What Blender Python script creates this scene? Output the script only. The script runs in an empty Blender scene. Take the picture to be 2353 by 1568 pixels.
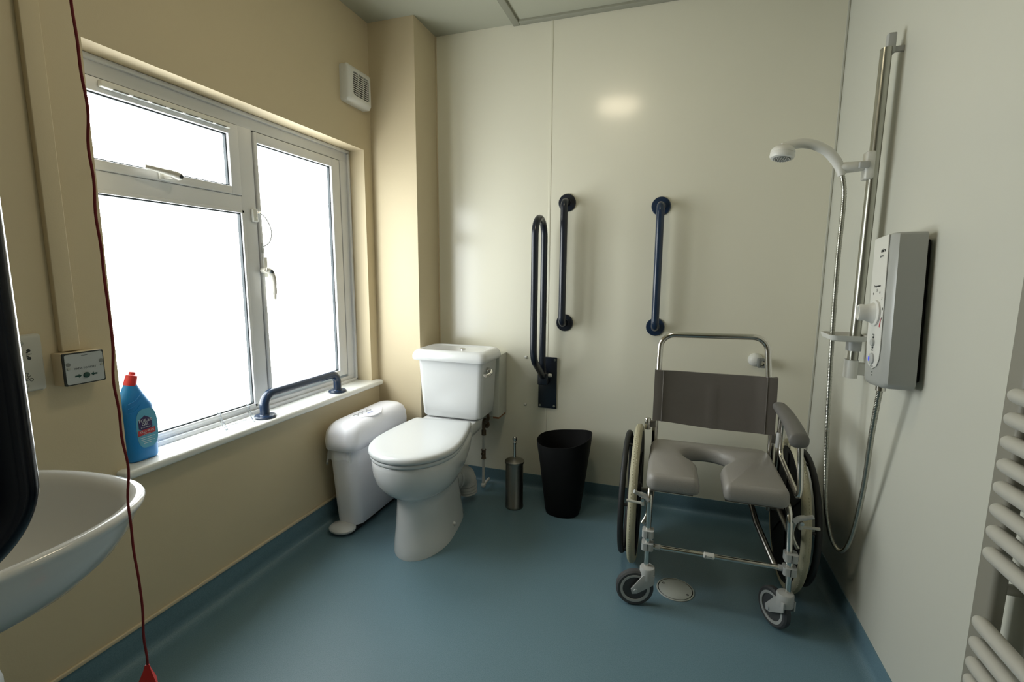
import bpy, bmesh, math, random
from mathutils import Vector, Matrix
PI = math.pi
random.seed(7)
S = bpy.context.scene
C = S.collection

# ------------------------------------------------------------------ camera
def make_camera():
    yaw, pitch, roll = math.radians(18.30), math.radians(8.118), math.radians(.41)
    f = Vector((-math.sin(yaw)*math.cos(pitch), math.cos(yaw)*math.cos(pitch), -math.sin(pitch)))
    r = Vector((math.cos(yaw), math.sin(yaw), 0)); u = r.cross(f)
    r2 = r*math.cos(roll)+u*math.sin(roll); u2 = -r*math.sin(roll)+u*math.cos(roll)
    m = Matrix((r2, u2, -f)).transposed().to_4x4(); m.translation = (0, 0, 1.18)
    cd = bpy.data.cameras.new('camera'); co = bpy.data.objects.new('camera', cd); C.objects.link(co)
    cd.sensor_width = 36; cd.lens = 1101.65/2353*36; cd.clip_start = .02
    co.matrix_world = m; S.camera = co
make_camera()
# ------------------------------------------------------------------ world, exposure
W = bpy.data.worlds.new('world'); S.world = W; W.use_nodes = True
W.node_tree.nodes['Background'].inputs[0].default_value = (.75, .9, .85, 1)
W.node_tree.nodes['Background'].inputs[1].default_value = 1.0
S.view_settings.view_transform = 'Standard'; S.view_settings.look = 'None'
S.view_settings.exposure = 0.0; S.view_settings.gamma = 1; S.view_settings.use_curve_mapping = False
WINDOW_LIGHT = 9.5      # radiance of the daylit frosted panes
LAMP_LIGHT = 18.0        # radiance of the ceiling lamp diffuser

# ------------------------------------------------------------------ materials
def mat(name, col, rough=.5, metal=0, bump=0, bscale=200, spec=.5, coat=0, crough=.1, trans=0, emit=None, estr=0,
        var=0, vscale=3, alpha=1, ior=1.5, sss=0, coatior=1.5):
    m = bpy.data.materials.new(name); m.use_nodes = True
    nt = m.node_tree; b = nt.nodes['Principled BSDF']
    b.inputs['Base Color'].default_value = (*col, 1)
    b.inputs['Roughness'].default_value = rough; b.inputs['Metallic'].default_value = metal
    b.inputs['Specular IOR Level'].default_value = spec
    b.inputs['Coat Weight'].default_value = coat; b.inputs['Coat Roughness'].default_value = crough
    b.inputs['Transmission Weight'].default_value = trans; b.inputs['IOR'].default_value = ior
    b.inputs['Alpha'].default_value = alpha
    if emit: b.inputs['Emission Color'].default_value = (*emit, 1); b.inputs['Emission Strength'].default_value = estr
    tc = nt.nodes.new('ShaderNodeTexCoord')
    if var:
        n = nt.nodes.new('ShaderNodeTexNoise'); n.inputs['Scale'].default_value = vscale; n.inputs['Detail'].default_value = 4
        nt.links.new(tc.outputs['Object'], n.inputs['Vector'])
        mx = nt.nodes.new('ShaderNodeMix'); mx.data_type = 'RGBA'
        mx.inputs[6].default_value = tuple(c*(1-var) for c in col)+(1,)
        mx.inputs[7].default_value = tuple(min(1, c*(1+var)) for c in col)+(1,)
        nt.links.new(n.outputs['Fac'], mx.inputs[0]); nt.links.new(mx.outputs[2], b.inputs['Base Color'])
    if bump:
        n2 = nt.nodes.new('ShaderNodeTexNoise'); n2.inputs['Scale'].default_value = bscale; n2.inputs['Detail'].default_value = 3
        nt.links.new(tc.outputs['Object'], n2.inputs['Vector'])
        bp = nt.nodes.new('ShaderNodeBump'); bp.inputs['Strength'].default_value = bump; bp.inputs['Distance'].default_value = .002
        nt.links.new(n2.outputs['Fac'], bp.inputs['Height']); nt.links.new(bp.outputs['Normal'], b.inputs['Normal'])
    return m

def floor_mat():
    m = mat('blue_vinyl', (.072, .155, .20), .42, bump=.12, bscale=350)
    nt = m.node_tree; b = nt.nodes['Principled BSDF']
    tc = [n for n in nt.nodes if n.type == 'TEX_COORD'][0]
    n1 = nt.nodes.new('ShaderNodeTexNoise'); n1.inputs['Scale'].default_value = 420; n1.inputs['Detail'].default_value = 2
    n2 = nt.nodes.new('ShaderNodeTexNoise'); n2.inputs['Scale'].default_value = 2.2; n2.inputs['Detail'].default_value = 5
    nt.links.new(tc.outputs['Object'], n1.inputs['Vector']); nt.links.new(tc.outputs['Object'], n2.inputs['Vector'])
    r = nt.nodes.new('ShaderNodeValToRGB'); r.color_ramp.elements[0].position = .35; r.color_ramp.elements[1].position = .65
    r.color_ramp.elements[0].color = (.105, .190, .240, 1); r.color_ramp.elements[1].color = (.150, .245, .300, 1)
    nt.links.new(n1.outputs['Fac'], r.inputs['Fac'])
    mx = nt.nodes.new('ShaderNodeMix'); mx.data_type = 'RGBA'; mx.blend_type = 'MULTIPLY'; mx.inputs[0].default_value = 1
    r2 = nt.nodes.new('ShaderNodeValToRGB'); r2.color_ramp.elements[0].color = (.82, .86, .86, 1); r2.color_ramp.elements[1].color = (1.1, 1.08, 1.06, 1)
    nt.links.new(n2.outputs['Fac'], r2.inputs['Fac'])
    nt.links.new(r.outputs['Color'], mx.inputs[6]); nt.links.new(r2.outputs['Color'], mx.inputs[7])
    nt.links.new(mx.outputs[2], b.inputs['Base Color'])
    mr = nt.nodes.new('ShaderNodeMapRange'); mr.inputs[3].default_value = .38; mr.inputs[4].default_value = .55
    nt.links.new(n2.outputs['Fac'], mr.inputs[0]); nt.links.new(mr.outputs[0], b.inputs['Roughness'])
    return m

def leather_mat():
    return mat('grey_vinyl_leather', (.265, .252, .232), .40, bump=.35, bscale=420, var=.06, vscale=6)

M = dict(
    floor=floor_mat(),
    cream=mat('cream_paint', (.58, .49, .325), .6, bump=.10, bscale=260, var=.03),
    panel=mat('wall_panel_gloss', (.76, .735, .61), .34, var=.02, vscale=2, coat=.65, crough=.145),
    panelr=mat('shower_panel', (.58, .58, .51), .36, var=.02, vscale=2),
    ceil=mat('ceiling_white', (.42, .42, .33), .8, bump=.1, bscale=120),
    ctrim=mat('ceiling_trim', (.28, .28, .22), .6),
    trimcream=mat('cream_trim', (.60, .50, .34), .5),
    upvc=mat('white_upvc', (.70, .71, .73), .32),
    sill=mat('sill_gloss', (.78, .79, .76), .22),
    gasket=mat('black_gasket', (.006, .015, .02), .5),
    ceramic=mat('white_ceramic', (.68, .69, .69), .16, coat=.5, crough=.05),
    seatpl=mat('seat_plastic', (.62, .64, .65), .25),
    lavender=mat('white_lilac_plastic', (.88, .885, .95), .32),
    whitepl=mat('white_plastic', (.68, .68, .64), .35),
    handlepl=mat('handle_backlit', (.52, .50, .44), .35),  # grey-beige darkened so the handles look backlit
    greypl=mat('pale_grey_plastic', (.42, .43, .42), .42),
    unitgrey=mat('shower_unit_grey', (.38, .39, .37), .28),
    chrome=mat('chrome', (.72, .70, .65), .16, metal=1),
    steel=mat('brushed_steel', (.30, .285, .26), .34, metal=1),
    alu=mat('satin_aluminium', (.42, .42, .37), .3, metal=1),
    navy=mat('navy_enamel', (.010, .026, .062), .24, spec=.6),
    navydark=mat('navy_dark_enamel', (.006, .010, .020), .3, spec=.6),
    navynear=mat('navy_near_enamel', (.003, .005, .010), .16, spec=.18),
    wheelblack=mat('wheel_black', (.0045, .0045, .005), .6, spec=.2),
    black=mat('black_plastic', (.0035, .0035, .004), .65, spec=.25),
    rubber=mat('black_rubber', (.012, .013, .014), .6),
    tyre=mat('cream_tyre', (.40, .375, .26), .7, bump=.3, bscale=300),
    greytyre=mat('grey_rubber', (.06, .062, .065), .55),
    leather=leather_mat(),
    leatherd=mat('arm_pad', (.15, .145, .135), .5),
    brown=mat('wood_batten', (.28, .13, .06), .7),
    brass=mat('aged_brass', (.16, .11, .07), .4, metal=.7),
    wpipe=mat('painted_pipe', (.62, .62, .58), .35),
    red=mat('red_cap', (.62, .030, .032), .4),
    cord=mat('red_cord', (.16, .010, .014), .8),
    blue=mat('blue_bottle', (.010, .235, .62), .38),
    lblue=mat('label_pale', (.12, .42, .62), .5),
    purple=mat('label_purple', (.045, .028, .115), .5),
    lred=mat('label_red', (.50, .045, .06), .5),
    ink=mat('ink', (.02, .025, .025), .6),
    inkgrey=mat('ink_grey', (.18, .19, .18), .6),
    inkw=mat('ink_white', (.75, .80, .85), .6),
    inkblue=mat('ink_blue', (.10, .16, .50), .5),
    led=mat('blue_button', (.02, .05, .75), .4, emit=(.05, .10, 1), estr=.35),
    green=mat('reset_green', (.004, .045, .035), .5),
    platepl=mat('plate_grey', (.42, .45, .46), .45),
    socket=mat('socket_white', (.50, .49, .43), .4),
    drain=mat('drain_cover', (.50, .52, .48), .38, metal=.25),
    clear=mat('clear_acrylic', (.88, .92, .94), .05, trans=1, ior=1.45),
    bag=mat('bag_film', (.85, .87, .88), .3, trans=.5, alpha=.6, ior=1.1),
    rad=mat('radiator_enamel', (.47, .46, .41), .4),
    radpost=mat('radiator_post', (.24, .23, .19), .45),
    rearwall=mat('rear_bounce_cut', (.30, .27, .20), .7),  # unseen wall coloured dark to cut bounce onto basin and left wall
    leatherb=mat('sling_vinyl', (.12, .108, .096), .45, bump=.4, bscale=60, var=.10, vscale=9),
    dark=mat('dark_void', (.01, .01, .008), .9),
    pane=mat('frosted_pane', (.6, .7, .68), .35, emit=(.95, 1.0, 1.0), estr=WINDOW_LIGHT),
    lamp=mat('lamp_diffuser', (.8, .8, .75), .5, emit=(1, .86, .62), estr=LAMP_LIGHT),
)

# ------------------------------------------------------------------ mesh helpers
class B:
    def __init__(s): s.bm = bmesh.new()
    def box(s, x0, x1, y0, y1, z0, z1, bev=0, seg=3, M4=None):
        v = [s.bm.verts.new(p) for p in ((x0,y0,z0),(x1,y0,z0),(x1,y1,z0),(x0,y1,z0),(x0,y0,z1),(x1,y0,z1),(x1,y1,z1),(x0,y1,z1))]
        fs = [s.bm.faces.new([v[i] for i in q]) for q in ((3,2,1,0),(4,5,6,7),(0,1,5,4),(1,2,6,5),(2,3,7,6),(3,0,4,7))]
        allv = v
        if bev:
            es = list({e for f in fs for e in f.edges})
            r = bmesh.ops.bevel(s.bm, geom=es, offset=bev, segments=seg, profile=.5, affect='EDGES')
            allv = list(set(r['verts']) | {x for x in v if x.is_valid})
        if M4 is not None: bmesh.ops.transform(s.bm, matrix=M4, verts=allv)
        return s
    def rings(s, rings, cap0=True, cap1=True, closed=True, loop=False):
        R = [[s.bm.verts.new(p) for p in r] for r in rings]
        n = len(R[0]); m = len(R)
        for i in range(m if loop else m-1):
            a, b = R[i], R[(i+1) % m]
            for j in range(n if closed else n-1):
                k = (j+1) % n
                s.bm.faces.new((a[j], a[k], b[k], b[j]))
        if not loop and cap0: s.bm.faces.new(list(reversed(R[0])))
        if not loop and cap1: s.bm.faces.new(R[-1])
        return s
    def tube(s, pts, r, seg=14, closed=False, sy=1.0):
        P = [Vector(p) for p in pts]; n = len(P)
        rr = r if isinstance(r, (list, tuple)) else [r]*n
        T = []
        for i in range(n):
            if closed: t = P[(i+1) % n]-P[i-1]
            else: t = P[min(i+1, n-1)]-P[max(i-1, 0)]
            T.append(t.normalized())
        up = Vector((0, 0, 1)) if abs(T[0].z) < .9 else Vector((0, 1, 0))
        nrm = (up-T[0]*up.dot(T[0])).normalized(); out = []
        for i in range(n):
            nrm = (nrm-T[i]*nrm.dot(T[i])).normalized(); bn = T[i].cross(nrm)
            out.append([P[i]+(nrm*math.cos(2*PI*k/seg)+bn*math.sin(2*PI*k/seg)*sy)*rr[i] for k in range(seg)])
        return s.rings(out, loop=closed)
    def cyl(s, p0, p1, r, r2=None, seg=32, bev=0):
        p0, p1 = Vector(p0), Vector(p1); r2 = r if r2 is None else r2
        if bev:
            d = (p1-p0).normalized()*bev
            return s.tube([p0, p0+d*.3, p0+d, p1-d, p1-d*.3, p1], [r-bev, r-bev*.3, r, r2, r2-bev*.3, r2-bev], seg)
        return s.tube([p0, p1], [r, r2], seg)
    def lathe(s, prof, c, axis=(0, 0, 1), seg=40, sx=1, sy=1):
        a = Vector(axis).normalized(); u = Vector((1, 0, 0)) if abs(a.x) < .9 else Vector((0, 1, 0))
        u = (u-a*u.dot(a)).normalized(); w = a.cross(u); c = Vector(c)
        out = [[c+a*z+(u*math.cos(2*PI*k/seg)*sx+w*math.sin(2*PI*k/seg)*sy)*max(r, 1e-5) for k in range(seg)] for r, z in prof]
        if prof[0][0] > 1e-4 and prof[-1][0] > 1e-4: return s.rings(out, loop=True)
        return s.rings(out, cap0=prof[0][0] <= 1e-4, cap1=True)
    def torus(s, c, axis, R, r, seg=64, rs=14, sy=1.0):
        a = Vector(axis).normalized(); u = Vector((0, 0, 1)) if abs(a.z) < .9 else Vector((1, 0, 0))
        u = (u-a*u.dot(a)).normalized(); w = a.cross(u); c = Vector(c); out = []
        for i in range(seg):
            d = u*math.cos(2*PI*i/seg)+w*math.sin(2*PI*i/seg)
            out.append([c+d*(R+r*math.cos(2*PI*k/rs))+a*(r*sy*math.sin(2*PI*k/rs)) for k in range(rs)])
        return s.rings(out, loop=True)
    def prism(s, pts, d, bev=0, seg=3):
        d = Vector(d); lo = [s.bm.verts.new(p) for p in pts]; hi = [s.bm.verts.new(Vector(p)+d) for p in pts]
        n = len(pts); fs = [s.bm.faces.new(list(reversed(lo))), s.bm.faces.new(hi)]
        for i in range(n): s.bm.faces.new((lo[i], lo[(i+1) % n], hi[(i+1) % n], hi[i]))
        if bev:
            es = list({e for f in fs for e in f.edges})
            bmesh.ops.bevel(s.bm, geom=es, offset=bev, segments=seg, profile=.5, affect='EDGES')
        return s
    def ball(s, c, r, sx=1, sy=1, sz=1, seg=24):
        bmesh.ops.create_uvsphere(s.bm, u_segments=seg, v_segments=seg//2, radius=r,
                                  matrix=Matrix.Translation(Vector(c)) @ Matrix.Diagonal((sx, sy, sz, 1)))
        return s

def finish(name, b, m, parent=None, base=None, smooth=True, angle=40):
    bm = b.bm; bmesh.ops.recalc_face_normals(bm, faces=bm.faces)
    me = bpy.data.meshes.new(name)
    if parent is not None: off = Vector(ROOT[parent.name])
    elif base is not None: off = Vector(base)
    else: off = Vector((0, 0, 0))
    bmesh.ops.translate(bm, verts=bm.verts, vec=-off)
    bm.to_mesh(me); bm.free()
    if smooth:
        for p in me.polygons: p.use_smooth = True
        me.set_sharp_from_angle(angle=math.radians(angle))
    me.materials.append(M[m] if isinstance(m, str) else m)
    o = bpy.data.objects.new(name, me); C.objects.link(o)
    if parent is not None: o.parent = parent; ROOT[o.name] = off
    else: o.location = off; ROOT[o.name] = off
    return o
ROOT = {}
def thing(name, label, cat, loc, group=None):
    o = bpy.data.objects.new(name, None); C.objects.link(o); o.location = loc; o.empty_display_size = .05
    o['label'] = label; o['category'] = cat
    if group: o['group'] = group
    ROOT[o.name] = Vector(loc); return o
def tag(o, label, cat, group=None):
    o['label'] = label; o['category'] = cat
    if group: o['group'] = group
    return o
def struct(name, b, m, parent=None, **k):
    o = finish(name, b, m, parent, **k)
    if parent is None: o['kind'] = 'structure'
    return o
def fillet(pts, rad, n=8):
    """polyline with rounded corners"""
    P = [Vector(p) for p in pts]; out = [P[0]]
    rads = rad if isinstance(rad, (list, tuple)) else [rad]*len(P)
    for i in range(1, len(P)-1):
        a, b, c = P[i-1], P[i], P[i+1]; u = (a-b).normalized(); v = (c-b).normalized()
        ang = u.angle(v); t = min(rads[i]/math.tan(ang/2), (a-b).length*.49, (c-b).length*.49)
        p0, p1 = b+u*t, b+v*t
        for k in range(n+1):
            s = k/n; out.append(p0*(1-s)**2+b*2*s*(1-s)*1+p1*s*s if ang > 2.2 else arc(p0, p1, b, s))
    out.append(P[-1]); return out
def arc(p0, p1, b, s):
    u = (p0-b); v = (p1-b); bis = (u.normalized()+v.normalized()).normalized()
    ang = u.angle(v); R = u.length*math.tan(ang/2); c = b+bis*(R/math.sin(ang/2))
    a = p0-c; d = p1-c; th = a.angle(d)
    return c+a*(math.sin((1-s)*th)/math.sin(th))+d*(math.sin(s*th)/math.sin(th))
def smoothpath(pts, n=8):
    P = [Vector(p) for p in pts]; out = []
    for i in range(len(P)-1):
        p0 = P[max(i-1, 0)]; p1 = P[i]; p2 = P[i+1]; p3 = P[min(i+2, len(P)-1)]
        for k in range(n):
            t = k/n
            out.append(.5*((2*p1)+(p2-p0)*t+(2*p0-5*p1+4*p2-p3)*t*t+(3*p1-p0-3*p2+p3)*t**3))
    out.append(P[-1]); return out
def rrect(x0, x1, y0, y1, r, z, n=6):
    out = []
    for cx, cy, a0 in ((x1-r, y0+r, -90), (x1-r, y1-r, 0), (x0+r, y1-r, 90), (x0+r, y0+r, 180)):
        for k in range(n+1):
            a = math.radians(a0+90*k/n); out.append(Vector((cx+r*math.cos(a), cy+r*math.sin(a), z)))
    return out
def text(name, body, size, loc, xdir, ydir, m, parent, ext=.0002, align='CENTER'):
    cu = bpy.data.curves.new(name, 'FONT'); cu.body = body; cu.size = size; cu.extrude = ext
    cu.align_x = align; cu.align_y = 'CENTER'; cu.resolution_u = 3
    t = bpy.data.objects.new(name+'_tmp', cu); C.objects.link(t)
    dg = bpy.context.evaluated_depsgraph_get(); me = bpy.data.meshes.new_from_object(t.evaluated_get(dg))
    bpy.data.objects.remove(t); bpy.data.curves.remove(cu)
    X = Vector(xdir).normalized(); Y = Vector(ydir).normalized(); Z = X.cross(Y)
    mm = Matrix((X, Y, Z)).transposed().to_4x4(); mm.translation = Vector(loc)-ROOT[parent.name]
    me.transform(mm); me.materials.clear(); me.materials.append(M[m])
    o = bpy.data.objects.new(name, me); C.objects.link(o); o.parent = parent; ROOT[o.name] = ROOT[parent.name]
    return o
def copyobj(o, parent, off=(0, 0, 0)):
    c = o.copy(); C.objects.link(c); c.parent = parent; c.location = o.location+Vector(off); return c

# ------------------------------------------------------------------ room
XL, XR, YB, H = -1.48, .622, 2.41, 2.383
PX, PY = -1.225, 2.185
outline = [(XL, -.02), (XL, PY), (PX, PY), (PX, YB), (XR, YB), (XR, -1.3), (-.42, -1.3), (-.42, -.02)]
def inset(poly, d):
    n = len(poly); out = []
    for i in range(n):
        a, b, c = Vector(poly[i-1]), Vector(poly[i]), Vector(poly[(i+1) % n])
        u = (b-a).normalized(); v = (c-b).normalized()
        nu = Vector((u.y, -u.x)); nv = Vector((v.y, -v.x))
        out.append(b+nu*d+nv*d)      # all corners are right angles
    return out
def covez(x, y, h): return h*(1.27 if x < -1.2 and y < 2.2 else 1)
b = B(); rings = []
rc = .035
prof = [(rc, 0)]+[(rc-rc*math.sin(a), rc-rc*math.cos(a)) for a in [math.radians(15*k) for k in range(1, 6)]]+[(.0025, rc), (.0025, .087), (0, .0875)]
for d, z in prof:
    rings.append([Vector((p.x, p.y, covez(p.x, p.y, z))) for p in inset(outline, d)])
b.rings(list(reversed(rings)), cap0=False, cap1=True)
fl = struct('floor', b, 'floor', angle=60)

def wallbox(*a): return B().box(*a)
b = B()
b.box(XL-.22, XL, -.12, .915, 0, H+.02); b.box(XL-.22, XL, 2.12, YB+.1, 0, H+.02)
b.box(XL-.22, XL, .915, 2.12, 0, .585); b.box(XL-.22, XL, .915, 2.12, 1.775, H+.02)
struct('wall_left', b, 'cream', smooth=False)
struct('wall_corner', B().box(XL-.05, PX, PY, YB+.1, 0, H+.02), 'cream', smooth=False)
b = B(); b.box(PX, -.606, YB, YB+.1, 0, H+.02); b.box(-.604, XR+.1, YB, YB+.1, 0, H+.02)
struct('wall_back', b, 'panel', smooth=False)
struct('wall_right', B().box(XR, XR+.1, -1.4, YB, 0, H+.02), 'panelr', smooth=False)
b = B(); b.box(XL-.1, -.42, -.12, -.02, 0, H+.02); b.box(-.52, -.42, -1.4, -.12, 0, H+.02); b.box(-.52, XR+.1, -1.4, -1.3, 0, H+.02)
struct('wall_rear', b, 'rearwall', smooth=False)
struct('ceiling', B().box(XL-.1, XR+.1, -1.4, YB+.1, H, H+.1), 'ceil', smooth=False)
struct('trim_1', B().box(XL-.001, XL+.008, -.015, PY, .109, .122, .003), 'trimcream')
b = B(); b.box(-.611, -.599, YB-.0018, YB+.01, .0875, H, .0008); struct('trim_2', b, 'panel')
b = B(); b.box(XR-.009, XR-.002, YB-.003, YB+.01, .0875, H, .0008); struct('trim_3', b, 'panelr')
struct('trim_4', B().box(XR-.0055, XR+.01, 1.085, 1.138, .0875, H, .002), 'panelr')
struct('trim_5', B().box(-.80, -.765, -.02, YB, H-.012, H+.01, .003), 'ctrim')
struct('trim_6', B().box(-.765, XR, YB-.035, YB, H-.012, H+.01, .003), 'ctrim')
struct('trim_7', B().box(PX, PX+.006, YB-.006, YB, .0875, H, .001), 'trimcream')

# ------------------------------------------------------------------ window
xf = -1.575
win = bpy.data.objects.new('window_1', None); C.objects.link(win); win.location = (XL, 1.52, .61); win['kind'] = 'structure'; ROOT['window_1'] = Vector((XL, 1.52, .61))
b = B()
b.box(xf-.07, xf, .905, 2.13, 1.717, 1.785, .004); b.box(xf-.07, xf, .905, 2.13, .60, .642, .004)
b.box(xf-.07, xf-.0005, .905, .95, .60, 1.785, .004); b.box(xf-.07, xf-.0005, 2.055, 2.13, .60, 1.785, .004)
b.box(xf-.07, xf-.0005, 1.463, 1.533, .62, 1.76, .004)
b.box(xf-.07, xf-.001, .92, 1.48, 1.40, 1.463, .004)
b.box(xf-.01, xf+.012, .915, 2.12, 1.760, 1.7745, .003); b.box(xf-.01, xf+.012, 2.104, 2.1195, .611, 1.76, .003)
b.box(xf-.01, xf+.012, .915, 2.12, .606, .624, .003)
finish('window_frame', b, 'upvc', win)
def sash(y0, y1, z0, z1, py0, py1, pz0, pz1, frame=True):
    g = None
    if frame:
        b = B(); x0, x1 = xf-.05, xf+.006
        b.box(x0, x1, y0, py0, z0, z1, .003); b.box(x0, x1, py1, y1, z0, z1, .003)
        b.box(x0, x1-.0005, py0-.002, py1+.002, z0, pz0, .003); b.box(x0, x1-.0005, py0-.002, py1+.002, pz1, z1, .003)
        g = finish('casement', b, 'upvc', win)
        b = B(); w = .002   # dark rebate line round the casement
        b.box(xf-.02, xf+.001, y1, y1+w, z0-w, z1+w)
        b.box(xf-.02, xf+.001, y0, y1, z1, z1+w)
        finish('weather_seal', b, 'gasket', win, smooth=False)
    else:   # glazing bead straight into the frame
        b = B()
        for q in ((py0-.03, py0, pz0-.012, pz1+.012), (py1, py1+.012, pz0-.012, pz1+.012), (py0-.03, py1+.012, pz0-.012, pz0), (py0-.03, py1+.012, pz1, pz1+.012)):
            b.box(xf-.04, xf+.002, *q, .002)
        g = finish('glazing_bead', b, 'upvc', win)
    w = .0045; b = B()
    for q in ((py0, py0+w, pz0, pz1), (py1-w, py1, pz0, pz1), (py0, py1, pz0, pz0+w), (py0, py1, pz1-w, pz1)):
        b.box(xf-.025, xf-.006, *q)
    finish('gasket', b, 'gasket', win, smooth=False)
    p = B().box(xf-.026, xf-.018, py0, py1, pz0, pz1); finish('pane', p, 'pane', win, smooth=False)
    return g
s1 = sash(.95, 1.464, 1.463, 1.717, .965, 1.421, 1.492, 1.678)
sash(.95, 1.464, .64, 1.40, .965, 1.461, .648, 1.398, frame=False)
s3 = sash(1.537, 2.043, .655, 1.715, 1.551, 1.985, .684, 1.675)
# trickle vent
b = B(); b.box(xf+.004, xf+.022, 1.0, 1.42, 1.692, 1.712, .004)
v = finish('trickle_vent', b, 'whitepl', win)
b = B()
for k in range(7): b.box(xf+.012, xf+.0225, 1.03+k*.055, 1.03+k*.055+.042, 1.6915, 1.6955)
finish('vent_slot', b, 'inkgrey', v, smooth=False)
def lever(path, widths, boss, name='window_handle'):
    b = B(); b.tube(smoothpath(path, 6), widths if not isinstance(widths, (list, tuple)) else [widths[min(int(i*len(widths)/((len(path)-1)*6+1)), len(widths)-1)] for i in range((len(path)-1)*6+1)], 12)
    b.cyl(boss[0], boss[1], .011, .009, 20, bev=.002)
    h = finish(name, b, 'handlepl', win); return h
hx = xf+.05
hx = xf+.042
h = lever([(hx, 1.196, 1.477), (hx+.002, 1.186, 1.481), (hx+.002, 1.165, 1.485), (hx, 1.12, 1.489), (hx, 1.082, 1.491)], [.008, .0125, .0125, .011, .0085, .0075, .0065], ((xf+.005, 1.168, 1.478), (hx, 1.168, 1.480)))
k = B().cyl((hx+.004, 1.187, 1.479), (hx+.0145, 1.187, 1.479), .0065, .0065, 20); finish('lock', k, 'gasket', h)
b = B().box(xf+.005, xf+.014, 1.148, 1.186, 1.466, 1.490, .003); finish('handle_base', b, 'whitepl', h)
hy = 1.552
b = B().box(xf+.004, xf+.016, 1.538, 1.556, 1.155, 1.235, .003); hb = finish('handle_base', b, 'whitepl', win)
h = lever([(xf+.040, 1.520, 1.184), (xf+.045, 1.534, 1.178), (xf+.047, 1.546, 1.160), (xf+.047, 1.552, 1.12), (xf+.045, 1.552, 1.066)], [.010, .0125, .012, .0105, .0095, .008, .006], ((xf+.01, 1.532, 1.182), (xf+.042, 1.522, 1.182)))
k = B().cyl((xf+.047, 1.533, 1.177), (xf+.0595, 1.533, 1.177), .0068, .0068, 20); finish('lock', k, 'gasket', h)
# restrictor with cable
b = B().box(xf, xf+.014, 1.502, 1.527, 1.37, 1.42, .004); r = finish('restrictor_body', b, 'whitepl', win)
b = B().cyl((xf+.012, 1.522, 1.407), (xf+.02, 1.535, 1.407), .004); b.cyl((xf+.0145, 1.516, 1.385), (xf+.0155, 1.516, 1.385), .003); finish('restrictor_pin', b, 'chrome', r)
b = B().tube(smoothpath([(xf+.018, 1.53, 1.405), (xf+.03, 1.548, 1.385), (xf+.035, 1.565, 1.34), (xf+.03, 1.558, 1.295), (xf+.012, 1.535, 1.272)], 8), .0022, 8)
finish('restrictor_cable', b, 'greypl', r)
b = B().box(xf+.004, xf+.009, 1.537, 1.549, 1.25, 1.29, .002); b.cyl((xf+.008, 1.543, 1.282), (xf+.010, 1.543, 1.282), .0035); b.cyl((xf+.008, 1.543, 1.258), (xf+.010, 1.543, 1.258), .0035)
finish('restrictor_plate', b, 'greypl', r)
b = B(); b.box(XL-.20, XL-.0005, .9155, 2.1195, .585, .609); b.box(XL-.06, XL+.040, .882, 2.168, .5835, .6095, .009, 4)
struct('trim_8', b, 'sill')          # the window board

# ------------------------------------------------------------------ ceiling lamp (its reflection shows on the back panel)
t = thing('ceiling_lamp', 'round warm ceiling lamp, seen as the soft glow mirrored on the back wall panel', 'lamp', (-.42, 1.20, H))
finish('lamp_base', B().lathe([(.0, 0), (.165, 0), (.165, -.02), (.155, -.028), (0, -.028)], (-.42, 1.20, H)), 'whitepl', t)
finish('diffuser', B().lathe([(.148, -.026), (.145, -.045), (.12, -.065), (.07, -.078), (0, -.082)], (-.42, 1.20, H)), 'lamp', t)

# ------------------------------------------------------------------ toilet
tx = -.985
def egg(cx, yf, yc, yb, hw, wb, z, nf=24, nb=8, cr=.03, flat=False):
    pts = []
    for k in range(nf+1):
        a = -PI/2+PI*k/nf
        pts.append(Vector((cx+hw*math.sin(a), yc-(yc-yf)*math.cos(a), z)))
    for k in range(1, nb+1):
        t = k/nb; pts.append(Vector((cx+wb+(hw-wb)*math.cos(t*PI/2)**1.2 if t < 1 else cx+wb, yc+(yb-cr-yc)*math.sin(t*PI/2)**1.1, z)))
    if flat:      # straight tapering sides with tight rear corners
        for k in range(nb):
            t = (k+1)/nb; sx = wb+(hw-wb)*(1-t**1.6); pts[nf+1+k] = Vector((cx+sx, yc+(yb-cr-yc)*t, z))
    for k in range(1, 5):
        a = math.radians(90*k/4); pts.append(Vector((cx+wb-cr+cr*math.cos(a), yb-cr+cr*math.sin(a), z)))
    for k in range(4, 0, -1):
        a = math.radians(90*k/4); pts.append(Vector((cx-wb+cr-cr*math.cos(a), yb-cr+cr*math.sin(a), z)))
    for k in range(nb, 0, -1):
        t = k/nb
        if flat: pts.append(Vector((cx-wb-(hw-wb)*(1-t**1.6), yc+(yb-cr-yc)*t, z)))
        else: pts.append(Vector((cx-wb-(hw-wb)*math.cos(t*PI/2)**1.2 if t < 1 else cx-wb, yc+(yb-cr-yc)*math.sin(t*PI/2)**1.1, z)))
    rot = Matrix.Rotation(math.radians(5.2), 4, 'Z'); o_ = Vector((tx, 1.54, 0))
    return [rot @ (p-o_)+o_ for p in pts]
t = thing('toilet', 'white close-coupled toilet with lid down beside the window wall', 'toilet', (tx, 1.85, 0))
b = B()
px = tx+.012
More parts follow.
